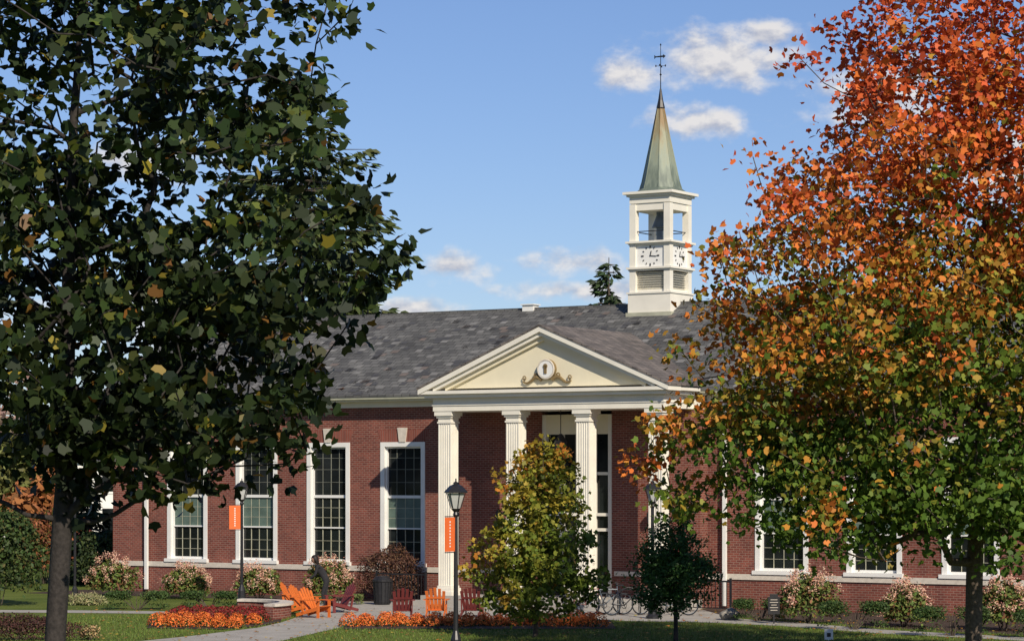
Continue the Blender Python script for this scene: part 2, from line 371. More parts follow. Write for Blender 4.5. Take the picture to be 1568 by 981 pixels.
hedge(6.5,8.0,76.7,.65); hedge(8.5,10.45,72.4,.8,.45); hedge(10.7,12.7,69.4,.8,.5); hedge(13.2,15,68.5,.75)
hedge(-6.6,-4.9,86.8,.35,.35,[(3,(.09,.13,.035)),(2,(.15,.16,.06)),(1,(.06,.08,.02))],2500,'low_grass_hedge')
shrub('barberry_shrub',(-12.7,67.6,0),(1.6,.8,.62),6000,.06,[(3,(.06,.027,.022)),(2,(.075,.038,.025)),(1,(.04,.025,.018))])
shrub('flowering_shrub',(-10.95,67.8,0),(.28,.3,.38),900,.06,[(3,(.35,.25,.12)),(2,(.08,.10,.03))])
shrub('red_weeping_maple_shrub',(-4.15,89.3,0),(1.15,.8,1.8),8500,.10,[(4,(.085,.04,.028)),(3,(.13,.07,.04)),(2,(.05,.025,.02))],NEED*np.array([1.5,1]))
shrub('ornamental_grass',(-14.1,86.5,0),(.7,.5,.35),1500,.14,[(3,(.22,.23,.10)),(2,(.3,.27,.14))],NEED)
shrub('green_shrub',(-16.9,86,0),(1.5,1.2,3.1),6500,.14,[(4,(.032,.055,.016)),(3,(.05,.08,.02)),(1,(.10,.10,.03))])
shrub('green_shrub',(-15.7,101,0),(1.3,1.2,2.0),3500,.15,[(4,(.03,.05,.018)),(3,(.05,.07,.02))])
shrub('red_shrub',(-18.6,104,0),(1.3,1.2,2.7),4500,.16,[(3,(.24,.09,.035)),(3,(.17,.06,.03)),(2,(.09,.08,.02))])
shrub('green_shrub',(-20.5,99,0),(1.8,1.3,1.7),4500,.14,[(4,(.04,.065,.02)),(3,(.09,.11,.03))])

# distant trees
def dist_mass(name,lst,size,dens=900,mtl='leafS'):
    Ps=[];Cs=[];
    e=empty(name); b=MB()
    for (x,y,r,h,c) in lst:
        n=int(dens*r); d=unit(rng.normal(size=(n,3))); rr=rng.random(n)**.35
        k=rng.integers(0,14,n); off=unit(rng.normal(size=(14,3)))*.5
        P=np.array([x,y,h*.6])+(off[k]+d*rr[:,None]*.55)*np.array([r,r,h*.45])
        Ps.append(P); Cs.append(pick(n,[(1,c)],.4)); b.tube((x,y,0),(x,y,h*.6),.25,.1,'bark2',6)
        for q in range(8):
            o=off[q]*np.array([r,r,h*.45]); b.tube((x,y,h*.3),(x+o[0],y+o[1],h*.6+o[2]),.1,.03,'bark2',4,False)
    b.obj('trunks',e); leafobj('foliage',np.concatenate(Ps),size,np.concatenate(Cs),mtl,OVAL,parent=e,bias=np.array([0,-.2,.3]))
L=[]
for i in range(34):
    x=-90+i*5.4+rng.normal()*1.5; y=185+rng.random()*40
    c=[(.08,.10,.03),(.14,.12,.04),(.22,.11,.04),(.07,.09,.035),(.16,.11,.06)][i%5]
    L.append((x,y,4.5+rng.random()*2,8+rng.random()*3.0,c))
L+=[(-26.5,130,3.0,11.5,(.22,.15,.12)),(-29,128,3,9,(.18,.12,.08)),(-23.5,124,2.2,6.6,(.12,.13,.04)),(-33,140,4,10,(.14,.12,.06)),(-21.3,118,1.8,4.5,(.28,.11,.04)),(-25,112,2.2,4.8,(.07,.10,.03))]
dist_mass('distant_trees',L,.4,1100)
L=[]
for i in range(26):   # unseen trees on the camera's side, added for dark window reflections
    a=math.radians(150+i*4.6); R=95+rng.random()*25
    L.append((math.cos(a)*R-10,math.sin(a)*R+40,7+rng.random()*2,13+rng.random()*5,[(.05,.07,.02),(.12,.08,.03),(.06,.08,.025)][i%3]))
dist_mass('unseen_reflection_trees',L,1.3,260)

# house far left
h=empty('white_house',(-27.5,158,0),.15); b=MB()
b.box(-5,5,-4,4,0,5.2,'white'); b.prism([(-4.4,5.2),(0,7.8),(4.4,5.2)],'x',-5.3,5.3,'slate')
for xx in(-3.2,0,3.2):
    for zz in(1,3.4): b.box(xx-.5,xx+.5,-4.03,-4.0,zz,zz+1.4,'glass'); b.box(xx-.6,xx+.6,-4.05,-4.0,zz-.12,zz-.003,'white')
b.box(1.2,2.1,-4.04,-4.0,0,2.1,'rchair'); b.box(3,3.7,1,1.8,6,9,'brick'); b.obj('walls_and_roof',h)

# ------------------------------------------------------------------ ground
def sheet(name,poly,z,k,parent=None):
    b=MB(); b.add([(x,y,z) for x,y in poly],[tuple(range(len(poly)))],k); o=b.obj(name,parent)
    if o.data.polygons[0].normal.z<0: o.data.flip_normals()
    return o
sheet('ground',[(-1500,-300),(1500,-300),(1500,2500),(-1500,2500)],0,'grass')
sheet('patio_pavement',[(-13,60),(-8.5,69.5),(-7.1,73.4),(-6.7,76),(-6.4,80),(-6.9,84),(-6.9,89),(-3,88.6),(6.0,84),(6.6,78.2),(8.2,76),(10.5,72),(13,69.4),(20,62),(18.6,61.4),(12.6,68),(9.9,70.6),(7.6,74.2),(5.6,76.0),(3.2,76.8),(2.9,77.4),(-4.6,77.4),(-4.75,74),(-4.9,73),(-6.2,66),(-8.5,58)],.010,'concrete')
sheet('sidewalk_path',[(-60,84.5),(-14,81.5),(-7.2,80.2),(-7.2,81.6),(-14,83.0),(-60,87)],.006,'concrete')
sheet('mulch_bed',[(-4.75,72.6),(2.9,72.6),(2.9,77.3),(-4.55,77.3)],.018,'mulch')
sheet('mulch_bed',[(-10.2,73),(-8.0,72.4),(-7.15,74),(-6.75,76.2),(-7.0,79.8),(-9.5,81.0),(-10.8,77.5)],.018,'mulch')
def loc2w(u,y): c,s=math.cos(math.radians(32)),math.sin(math.radians(32)); return (u*c+y*s, 88.35-u*s+y*c)
sheet('mulch_bed',[loc2w(-19,0),loc2w(-19,-3.4),loc2w(-3.6,-2.6),loc2w(-3.6,0)],.003,'mulch')
sheet('mulch_bed',[loc2w(7.5,0),loc2w(7.7,-3.5),(8.3,77.2),(10.5,73.2),(13,70.6),(20,65),loc2w(24,0)],.003,'mulch')
n=60000; P=np.stack([rng.uniform(-18,18,n),rng.uniform(65,80,n),np.zeros(n)],1)
def inpoly(P,poly):
    x,y=P[:,0],P[:,1]; r=np.zeros(len(P),bool); q=len(poly)
    for i in range(q):
        x0,y0=poly[i];x1,y1=poly[(i+1)%q]
        if y0==y1: continue
        r^=((y0>y)!=(y1>y))&(x<(x1-x0)*(y-y0)/(y1-y0)+x0)
    return r
bad=np.zeros(n,bool)
for o in list(bpy.data.objects):
    if o.type=='MESH' and o.name.split('.')[0] in('patio_pavement','sidewalk_path','mulch_bed'):
        bad|=inpoly(P,[(v.co.x,v.co.y) for v in o.data.vertices])
P=P[~bad]; n=len(P)
ax=unit(np.stack([rng.normal(size=n)*.35,rng.normal(size=n)*.35,np.ones(n)],1))
leafobj('grass_blades',P,.075,pick(n,[(4,(.09,.145,.026)),(3,(.125,.175,.033)),(1,(.18,.18,.055))],.25),'leafS',BLADE*np.array([2.2,1]),axis=ax)
n=1700; P=np.stack([rng.uniform(-14,15,n),rng.uniform(65,84,n),np.full(n,.05)],1)
leafobj('fallen_leaves',P,.09,pick(n,[(3,(.36,.17,.03)),(2,(.25,.10,.03)),(2,(.36,.26,.05))],.3),'leafS',MAPLE,bias=np.array([0,0,3.]))

# mums
def mums(name,cs,pal,r=.26):
    Ps=[];N=[];Q=[]
    for (x,y) in cs:
        rr=r*(.85+.3*rng.random()); m=420; d=unit(rng.normal(size=(m,3))); d[:,2]=np.abs(d[:,2])
        Ps.append(np.array([x,y,.04])+d*np.array([rr,rr,rr*1.25])*(.9+.12*rng.random((m,1)))); N.append(d)
        d=unit(rng.normal(size=(160,3))); d[:,2]=np.abs(d[:,2])*.6; Q.append(np.array([x,y,.03])+d*rr*.95)
    e=empty(name); P=np.concatenate(Ps)
    leafobj('blooms',P,.055,pick(len(P),pal,.3),'leafS',DIA,bias=np.concatenate(N)*1.5,parent=e)
    P=np.concatenate(Q); leafobj('leaves',P,.06,pick(len(P),hg,.3),'leafS',OVAL,parent=e)
orange=[(5,(.68,.16,.03)),(3,(.54,.11,.025)),(1,(.70,.25,.06))]
cs=[(x+rng.normal()*.05,74.0+rng.normal()*.15) for x in np.arange(-4.6,2.7,.47)]+[(x+rng.normal()*.05,75.1+rng.normal()*.15) for x in np.arange(-4.2,2.7,.5)]
mums('orange_chrysanthemums',cs,orange,.28)
cs=[(-10.0+.45*i,73.8-.13*i+rng.normal()*.05) for i in range(6)]+[(-9.9+.5*i,74.9+rng.normal()*.05) for i in range(6)]
mums('orange_chrysanthemums',cs,orange,.28)
red=[(4,(.26,.025,.025)),(2,(.14,.035,.02)),(1,(.05,.06,.02))]
cs=[(-9.9+.42*i+rng.normal()*.08,76.2+.75*j+rng.normal()*.1) for i in range(7) for j in range(5)]
mums('red_chrysanthemums',[c for c in cs if c[0]<-7.25],red,.27)

# ------------------------------------------------------------------ building
B=empty('brick_college_building',(0,88.35,0),-math.radians(32))
CX=2.82
b=MB()
def wall_open(b,x0,x1,z0,z1,yf,yb,ops,k='brick'):
    ops=sorted(ops); x=x0
    for a,c,za,zb in ops:
        b.box(x,a,yf,yb,z0,z1,k)
        if za>z0: b.box(a,c,yf,yb,z0,za,k)
        if zb<z1: b.box(a,c,yf,yb,zb,z1,k)
        x=c
    b.box(x,x1,yf,yb,z0,z1,k)
wl=[CX-7.29-3.19*i for i in range(4)]; wr=[CX+7.29+3.19*i for i in range(4)]
W=.915; Z0,Z1=1.15,5.45
wall_open(b,-17.6,CX-4.62,.0,6.72,0,.4,[(c-W,c+W,Z0,Z1) for c in wl])
wall_open(b,CX+4.62,23.24,.0,6.72,0,.4,[(c-W,c+W,Z0,Z1) for c in wr])
b.box(-17.6,-17.2,.4,10.6,0,6.72,'brick'); b.box(22.84,23.24,.4,10.6,0,6.72,'brick'); b.box(-17.2,22.84,10.2,10.6,0,6.72,'brick')
wall_open(b,CX-4.62,CX+4.62,0,6.42,-.5,-.1,[(CX-1.35,CX+1.35,.3,6.42)])
b.box(CX-4.62,CX-4.25,-.1,0.0,0,6.42,'brick'); b.box(CX+4.25,CX+4.62,-.1,0.0,0,6.42,'brick')
for xa,xb in((-17.55,-17.25),(22.89,23.19)): b.prism([(0.05,6.9),(5.3,9.95),(10.55,6.9)],'x',xa,xb,'brick')
b.obj('walls',B)
b=MB()
for xa,xb in((-17.6,CX-4.62),(CX+4.62,23.24)):
    b.box(xa-(.05 if xa<0 else 0),xb+(.05 if xb>20 else 0),-.05,-.0,-.1,.95,'brick')
    b.box(xa-(.09 if xa<0 else 0),xb+(.09 if xb>20 else 0),-.10,-.003,.95,1.13,'stone')
b.box(CX-4.65,CX-1.5,-.55,-.503,.3,1.0,'brick'); b.box(CX+1.5,CX+4.65,-.55,-.503,.3,1.0,'brick')
b.box(CX-4.68,CX-1.5,-.6,-.503,1.0,1.15,'stone'); b.box(CX+1.5,CX+4.68,-.6,-.503,1.0,1.15,'stone')
b.box(-17.72,-17.603,-.1,10.6,.95,1.13,'stone')
b.obj('plinth_and_water_table',B)
# windows
b=MB(); g=MB()
for c in wl+wr:
    b.box(c-W-.02,c-W+.15,-.03,.2,Z0,Z1,'white'); b.box(c+W-.15,c+W+.02,-.03,.2,Z0,Z1,'white')
    b.box(c-W+.15,c+W-.15,-.03,.2,Z1-.16,Z1,'white'); b.box(c-W-.08,c+W+.08,-.14,.2,Z0-.02,Z0+.1,'white')
    xi0,xi1=c-W+.15,c+W-.15; zi0,zi1=Z0+.1,Z1-.16
    b.box(xi0,xi0+.05,.08,.2,zi0,zi1,'white'); b.box(xi1-.05,xi1,.08,.2,zi0,zi1,'white')
    xa,xb=xi0+.05,xi1-.05
    for zz,hh in((zi0,.08),(2.42,.05),(3.5,.10),(zi1-.06,.06)): b.box(xa,xb,.10,.2,zz,zz+hh,'white')
    for q in range(1,4):
        x=xa+(xb-xa)*q/4; b.box(x-.008,x+.008,.145,.2,zi0+.08,3.5,'gutter'); b.box(x-.006,x+.006,.155,.2,3.6,zi1-.06,'muntin')
    for z in(1.62,1.98,2.8,3.15): b.box(xa,xb,.15,.2,z-.007,z+.007,'gutter')
    for z in(4.05,4.5,4.9): b.box(xa,xb,.157,.2,z-.006,z+.006,'muntin')
    xm=(xa+xb)/2
    for k,(z0,z1) in enumerate(((zi0,2.42),(2.47,3.5),(3.6,zi1))):   # separate, very slightly tilted panes
        for (x0,x1) in((xa,xm),(xm,xb)):
            d=rng.normal()*.004; e_=rng.normal()*.003
            g.add([(x0,.172+d,z0),(x1,.172-d,z0),(x1,.172-d+e_,z1),(x0,.172+d+e_,z1)],[(0,1,2,3)],'glass')
    if rng.random()<.9: g.box(xa,xb,.158,.164,2.47+(.0 if rng.random()<.6 else .3),3.5,'blind')
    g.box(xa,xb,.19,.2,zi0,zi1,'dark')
    b.prism([(c-W-.0,Z1+.0),(c+W+.0,Z1),(c+W+.18,Z1+.42),(c-W-.18,Z1+.42)],'y',-.006,-.0005,'soldier')
    b.prism([(c-.13,Z1-.0),(c+.13,Z1),(c+.2,Z1+.5),(c-.2,Z1+.5)],'y',-.06,-.0065,'stone')
b.obj('window_frames',B); g.obj('window_panes',B)
# entrance glazing
b=MB(); xa,xb=CX-1.35,CX+1.35
b.box(xa,xa+.16,-.46,-.2,.3,6.3,'cream'); b.box(xb-.16,xb,-.46,-.2,.3,6.3,'cream')
b.box(xa+.16,xb-.16,-.46,-.2,5.65,6.3,'tymp')
for x in(CX-.62,CX+.62): b.box(x-.07,x+.07,-.44,-.2,.3,5.65,'cream')
for z in(2.45,2.95,4.3): b.box(xa+.16,xb-.16,-.42,-.2,z,z+.1,'cream')
for s in(-1,1):
    b.box(CX+s*.02-.02,CX+s*.02+.02,-.4,-.2,.55,2.45,'cream'); b.box(CX+s*.1-.015,CX+s*.1+.015,-.46,-.42,1.2,1.7,'gold')
    b.box(CX+s*.29-.24,CX+s*.29+.24,-.4,-.2,.3,.55,'cream')
g=MB(); g.box(xa+.16,xb-.16,-.3,-.25,.3,5.65,'glass'); g.obj('entrance_glass',B); b.obj('entrance_frame',B)
b=MB()
for x in(CX-2.9,CX+2.9):
    b.box(x-.03,x+.03,-.7,-.5,3.0,3.06,'black'); b.lathe((x,-.72,2.75),[(.05,0),(.1,.05),(.12,.3),(.02,.42)],'black',6)
b.lathe((CX,-1.5,4.7),[(.05,0),(.2,.1),(.24,.7),(.05,.95)],'black',6); b.tube((CX,-1.5,5.65),(CX,-1.5,6.42),.015,.015,'black',5)
b.obj('entrance_lanterns',B)
# eaves
b=MB()
for xa,xb in((-17.75,CX-4.66),(CX+4.66,23.4)):
    b.box(xa,xb,-.12,.4,6.66,6.86,'cream'); b.box(xa-.15*(xa<0),xb+.15*(xb>20),-.48,.4,6.86,6.99,'cream')
    b.box(xa-.35*(xa<0),xb+.35*(xb>20),-.64,-.48,6.93,7.07,'gutter')
b.box(-17.75,23.4,10.4,11.1,6.7,6.99,'cream')
for xs in(-18.1,23.6):
    b.prism([(-.6,6.98),(5.3,10.18),(11.2,6.98),(11.2,6.72),(5.3,9.92),(-.6,6.72)],'x',xs,xs+.14,'cream')
b.obj('eaves_cornice',B)
b=MB()
b.prism([(-.66,7.08),(5.3,10.3),(11.26,7.08),(11.26,7.0),(5.3,10.2),(-.66,7.0)],'x',-18.2,23.8,'slate')
b.box(-18.2,23.8,5.2,5.4,10.24,10.33,'slate')
b.obj('roof_slates',B)
sl0=math.atan(3.22/5.96)
M['slateA']=mat('slate_light',(.18,.178,.17),.8,.2,2); M['slateB']=mat('slate_dark',(.062,.063,.066),.8,.2,2); M['slateC']=mat('slate_brown',(.145,.12,.105),.8,.2,2)
fm=lambda x,s,o:(x,-.66+s*math.cos(sl0)-o*math.sin(sl0),7.08+s*math.sin(sl0)+o*math.cos(sl0))
for k,n in(('slateA',300),('slateB',420),('slateC',120)):
    b=MB()
    for i in range(n):
        x=-18+41.6*rng.random(); s=round((.1+6.2*rng.random())/.24)*.24; w=.12+.05*rng.random()
        b.add([fm(x-w,s,.012),fm(x+w,s,.012),fm(x+w,s+.24,.004),fm(x-w,s+.24,.004)],[(0,1,2,3)],k)
    b.obj('replaced_slates',B)
b=MB(); b.box(-2.75,-2.3,5.1,5.5,10.2,10.42,'white'); b.box(-2.8,-2.25,5.05,5.55,10.42,10.46,'white'); b.obj('roof_vent',B)
# porch roof
b=MB(); HW=4.78; ze,za=7.19,9.17
b.prism([(CX-HW,ze),(CX,za),(CX+HW,ze),(CX+HW,ze-.07),(CX,za-.07),(CX-HW,ze-.07)],'y',-2.88,3.5,'slate2')
b.obj('portico_roof',B)
b=MB()
sl=(za-ze)/HW
def rake(dz0,dz1,y0,y1,k,hw):
    zt=lambda x:za-.07-sl*abs(x)
    for s in(-1,1):
        b.prism([(CX,zt(0)-dz0),(CX+s*hw,zt(hw)-dz0),(CX+s*hw,zt(hw)-dz1),(CX,zt(0)-dz1)],'y',y0,y1,k)
rake(.003,.17,-2.86,-2.0,'cream',4.74)
rake(.17,.30,-2.76,-2.0,'cream',4.2)
rake(.30,.44,-2.62,-2.0,'tymp',3.8)
b.prism([(CX-4.1,7.16),(CX+4.1,7.16),(CX,8.86)],'y',-2.5,-2.1,'tymp')
b.box(CX-4.72,CX+4.72,-2.83,-.05,6.98,7.09,'cream')
b.box(CX-4.58,CX+4.58,-2.70,-.05,6.86,6.98,'cream')
b.box(CX-4.38,CX+4.38,-2.48,-.503,6.42,6.86,'cream')
b.box(CX-4.41,CX+4.41,-2.51,-.503,6.60,6.64,'cream')
b.box(CX-4.62,CX+4.62,-.5,-.05,6.42,6.86,'cream')
for x in(-15.86,8.15,21.8): 
    b.box(x-.06,x+.06,-.2,-.1,.1,6.6,'white'); b.box(x-.09,x+.09,-.22,-.08,6.3,6.5,'white')
b.obj('entablature_and_pediment',B)
# emblem
b=MB(); ex,ez=CX+.12,7.72
b.tube((ex,-2.62,ez),(ex,-2.5,ez),.33,.33,'gold',24); b.tube((ex,-2.66,ez),(ex,-2.62,ez),.27,.27,'white',24); b.torus((ex,-2.64,ez),.3,.03,(0,1,0),'stone',24,6)
b.box(ex-.05,ex+.05,-2.69,-2.66,ez-.14,ez+.12,'gold'); b.tube((ex,-2.69,ez+.1),(ex,-2.66,ez+.1),.08,.08,'gold',10)
for s in(-1,1):
    pts=[(ex+s*(.2+.72*t),-2.57,ez-.33+.09*math.sin(t*6.0)-.02*t) for t in np.linspace(0,1,12)]
    for i in range(11): b.tube(pts[i],pts[i+1],.075-.05*i/11,.075-.05*(i+1)/11,'gold',6)
    b.torus((ex+s*.86,-2.57,ez-.27),.06,.02,(0,1,0),'gold',12,5); b.torus((ex+s*.42,-2.57,ez-.2),.07,.025,(0,1,0),'gold',12,5)
b.obj('pediment_emblem',B)
# columns
def flute_poly(cx,cy,w,nf=5,d=.022):
    h=w/2; pts=[]; mrg=.05; fw=(w-2*mrg)/(nf*2-1)
    base=[(-h,0)]
    x=-h+mrg
    for i in range(nf):
        base+=[(x,0),(x+fw*.2,d),(x+fw*.8+fw*.2,d),(x+fw*1.2,0)]; x+=2*fw
    for q in range(4):
        a=math.pi/2*q; ca,sa=math.cos(a),math.sin(a)
        for (px,py) in base:
            X,Y=px,-h+py; pts.append((cx+X*ca-Y*sa,cy+X*sa+Y*ca))
    return pts
b=MB()
for u in(-4.0,-1.335,1.335,4.0):
    x=CX+u; y=-2.12
    b.prism(flute_poly(x,y,.48),'z',.62,6.02,'cream')
    for w,z0,z1 in((.70,.3,.42),(.60,.42,.54),(.53,.54,.62),(.54,6.02,6.08),(.49,6.08,6.2),(.58,6.2,6.27),(.68,6.27,6.42)):
        b.box(x-w/2,x+w/2,y-w/2,y+w/2,z0,z1-.0005,'cream')
b.obj('columns',B)
b=MB(); b.box(CX-4.7,CX+4.7,-2.75,-.5,0,.3,'concrete'); b.box(CX-4.9,CX+4.9,-3.15,-2.75,0,.15,'concrete'); b.obj('portico_steps',B)
b=MB()
for (xa,xb,yy) in((-3.9,-1.9,-2.4),(CX+4.9,CX+6.6,-2.2)):
    b.box(xa,xb,yy-.02,yy+.02,.95,1.0,'black'); b.box(xa,xb,yy-.015,yy+.015,.12,.15,'black')
    for x in np.arange(xa,xb+.01,.13): b.box(x-.01,x+.01,yy-.01,yy+.01,.15,.95,'black')
    for x in(xa,xb): b.box(x-.03,x+.03,yy-.03,yy+.03,0,1.08,'black')
b.obj('iron_railing',B)

# tower
T=empty('clock_tower',(0,0,0)); T.parent=B; T.location=(CX,5.3,0)
b=MB(); H=.8
b.box(-.84,.84,-.84,.84,9.3,10.60,'cream'); b.box(-.90,.90,-.90,.90,9.3,9.95,'gutter')
b.box(-.88,.88,-.88,.88,10.60,10.66,'cream')
pw=.24
for sx in(-1,1):
    for sy in(-1,1):
        x0,x1=sorted((sx*H,sx*(H-pw))); y0,y1=sorted((sy*H,sy*(H-pw)))
        b.box(x0,x1,y0,y1,10.66,13.72,'cream')
b.box(-.72,.72,-.72,.72,10.66,10.75,'cream')
b.box(-.74,.74,-.74,.74,11.5,12.33,'white')
for z0,z1,w in((11.40,11.46,.83),(11.46,11.53,.89),(12.30,12.36,.83),(12.36,12.43,.91)): b.box(-w,w,-w,w,z0,z1,'cream')
b.box(-.76,.76,-.76,.76,13.5,13.75,'cream')
b.box(-.8,.8,-.8,.8,13.75,13.98,'cream'); b.box(-.88,.88,-.88,.88,13.98,14.06,'cream'); b.box(-.98,.98,-.98,.98,14.06,14.15,'cream')
b.obj('tower_frame',T)
b=MB(); b.box(-.6,.6,-.6,.6,10.66,11.4,'dark')
for i in range(8):
    z=10.78+i*.078
    for k in range(4):
        R=Matrix.Rotation(k*math.pi/2,3,'Z'); R2=R@Matrix.Rotation(math.radians(-38),3,'X')
        b.obox(R@Vector((0,-.655,z)),(1.12,.085,.012),R2,'cream')
b.obj('louvers',T)
b=MB(); b.tube((0,0,12.43),(0,0,13.5),.15,.15,'bell',16); b.lathe((0,0,12.95),[(.32,0),(.29,.05),(.2,.28),(.16,.4)],'bell',16)
for k in range(4):
    R=Matrix.Rotation(k*math.pi/2,3,'Z'); b.obox(R@Vector((0,-.68,12.78)),(1.1,.03,.03),R,'black'); 
b.obj('belfry_bell',T)
b=MB()
for k in range(4):
    R=Matrix.Rotation(k*math.pi/2,3,'Z'); zc=11.915
    for h in range(12):
        a=h*math.pi/6; l=.09 if h%3==0 else .055
        R3=R@Matrix.Rotation(a,3,'Y'); c=R@Vector((.31*math.sin(a),-.752,zc+.31*math.cos(a)))
        b.obox(c,(.03 if h%3 else .04,.02,l),R3,'black')
    for ang,l,w in((math.radians(15),.19,.03),(math.radians(95),.27,.024)):
        R3=R@Matrix.Rotation(ang,3,'Y'); c=R@Vector((math.sin(ang)*l/2*.8,-.758,zc+math.cos(ang)*l/2*.8)); b.obox(c,(w,.012,l),R3,'black')
b.obj('clock_faces',T)
b=MB(); b.lathe((0,0,0),[(.92,14.15),(.90,14.18),(.74,14.30),(.66,14.55),(.50,15.3),(.33,16.1),(.19,16.8),(.125,17.12)],'copper',8,math.pi/8)
for i in range(8):
    a=math.pi/8+i*math.pi/4; pr=[(.74,14.30),(.66,14.55),(.50,15.3),(.33,16.1),(.19,16.8),(.125,17.12)]
    for (r0,z0),(r1,z1) in zip(pr[:-1],pr[1:]): b.tube((r0*math.cos(a),r0*math.sin(a),z0),(r1*math.cos(a),r1*math.sin(a),z1),.018,.016,'copper',5)
b.lathe((0,0,0),[(.14,17.1),(.15,17.14),(.09,17.4),(.03,17.8)],'black',8,math.pi/8)
b.obj('spire',T)
b=MB(); b.tube((0,0,17.8),(0,0,19.35),.018,.01,'black',6); b.lathe((0,0,18.25),[(.01,0),(.045,.045),(.01,.09)],'black',8); b.lathe((0,0,19.3),[(.01,0),(.03,.04),(.01,.08)],'black',8)
for a in(.3,1.87):
    c,s=math.cos(a)*.17,math.sin(a)*.17; b.tube((-c,-s,18.6),(c,s,18.6),.008,.008,'black',5)
    for q in(-1,1): b.box(q*c-.02,q*c+.02,q*s-.006,q*s+.006,18.57,18.64,'black')
b.prism([(-.2,18.91),(.1,18.90),(.1,18.86),(.2,18.93),(.1,19.0),(.1,18.96),(-.2,18.95),(-.25,19.0),(-.25,18.86)],'y',-.008,.008,'black')
b.obj('weather_vane',T)

# ------------------------------------------------------------------ lamps
def lamp(name,x,y,ban,rz=0.0):
    e=empty(name,(x,y,0),rz); b=MB()
    b.lathe((0,0,0),[(.2,0),(.2,.08),(.14,.14),(.12,.5),(.09,.6),(.055,.7),(.045,3.3),(.07,3.36),(.05,3.42),(.10,3.48),(.11,3.5)],'black',12)
    for i in range(6):
        a=i*math.pi/3; b.tube((.11*math.cos(a),.11*math.sin(a),3.5),(.22*math.cos(a),.22*math.sin(a),3.86),.012,.012,'black',4)
    b.lathe((0,0,3.86),[(.27,0),(.27,.03),(.15,.16),(.06,.2),(.06,.24),(.015,.26),(.015,.33)],'black',6)
    b.obj('post',e)
    g=MB(); g.lathe((0,0,3.5),[(.095,.005),(.20,.355)],'lampglass',6); g.obj('lantern_glass',e)
    if ban:
        b=MB(); b.tube((0,0,3.32),(-.42,0,3.32),.012,.012,'black',5); b.tube((0,0,2.5),(-.42,0,2.5),.012,.012,'black',5); b.obj('banner_arms',e)
        b=MB(); b.box(-.42,-.04,-.006,.006,2.52,3.30,'banner')
        for i in range(9): b.box(-.25,-.21,-.009,-.0065,2.62+i*.07,2.655+i*.07,'white')
        b.obj('banner',e)
lamp('street_lamp',-1.29,60,True,.95); lamp('street_lamp',-8.9,86,True,.3); lamp('street_lamp',4.2,78,False)
e=empty('street_lamp',(-15.4,92,0)); b=MB(); b.lathe((0,0,0),[(.12,0),(.1,.3),(.05,.4),(.04,3.8),(.14,3.85),(.18,4.2),(.02,4.4)],'black',10); b.obj('post',e)

# ------------------------------------------------------------------ chairs
def chair(x,y,rz,k):
    e=empty('adirondack_chair',(x,y,.012),rz); e.scale=(.94,.94,.94); b=MB(); I=Matrix.Identity(3)
    a=math.radians(14)
    for i in range(6):
        t=i/5; yy=-.42+.52*t; zz=.37-.14*t; b.obox((0,yy,zz),(.54,.085,.02),Matrix.Rotation(-a,3,'X'),k)
    for i,l in enumerate((.72,.80,.84,.80,.72)):
        xx=(i-2)*.105; th=math.radians(26); R=Matrix.Rotation((i-2)*.05,3,'Y')@Matrix.Rotation(-th,3,'X')
        c=Vector((xx+(i-2)*.02,.08+math.sin(th)*l/2,.2+math.cos(th)*l/2)); b.obox(c,(.095,.02,l),R,k)
    b.obox((0,.3,.62),(.6,.03,.06),Matrix.Rotation(-math.radians(26),3,'X'),k)
    for s in(-1,1):
        b.obox((s*.33,-.08,.56),(.13,.78,.022),I,k); b.obox((s*.28,-.38,.28),(.03,.10,.56),I,k)
        b.obox((s*.285,.05,.19),(.025,.95,.10),Matrix.Rotation(-a,3,'X'),k); b.obox((s*.30,.27,.36),(.03,.07,.40),Matrix.Rotation(-.2,3,'X'),k)
    b.obj('frame',e)
chair(-6.45,80.6,math.radians(70),'ochair'); chair(-5.95,78.6,math.radians(55),'ochair'); chair(-5.35,81.6,math.radians(-60),'rchair'); chair(-6.9,82.6,math.radians(80),'ochair')
chair(-3.3,78.6,math.radians(185),'rchair'); chair(-2.28,78.9,math.radians(175),'ochair'); chair(-1.2,78.9,math.radians(170),'rchair')

# seat wall
e=empty('curved_seat_wall'); b=MB(); cx,cy=-9.0,78.6
ang=np.radians(np.linspace(-35,75,17))
for k,(r0,r1,z0,z1) in enumerate(((2.05,2.35,0,.40),(2.0,2.42,.40,.48))):
    for a0,a1 in zip(ang[:-1],ang[1:]):
        q=[(cx+r*math.cos(a),cy+r*math.sin(a)) for r,a in((r0,a0),(r1,a0),(r1,a1),(r0,a1))]
        b.prism(q,'z',z0,z1,'brick' if k==0 else 'stone')
b.obj('wall_and_cap',e)
e=empty('trash_bin',(-4.3,86.6,0)); b=MB(); b.lathe((0,0,0),[(.24,0),(.27,.1),(.3,.75),(.33,.78),(.33,.83),(.22,.95),(.1,.97)],'black',16)
for i in range(16):
    a=i*math.pi/8; b.tube((.27*math.cos(a),.27*math.sin(a),.05),(.315*math.cos(a),.315*math.sin(a),.76),.012,.012,'black',4)
b.obj('bin_body',e)
e=empty('garden_sign',(7.55,75.3,0),.1); b=MB(); b.box(-.17,.17,-.02,.02,.28,.78,'black'); b.box(-.12,.12,-.015,.015,.78,.86,'black'); b.box(-.02,.02,-.02,.02,0,.28,'black')
for i,w in enumerate((.1,.12,.08,.12,.1)): b.box(-w,w,-.024,-.0205,.39+.075*i,.405+.075*i,'stone')
b.obj('sign_board',e)
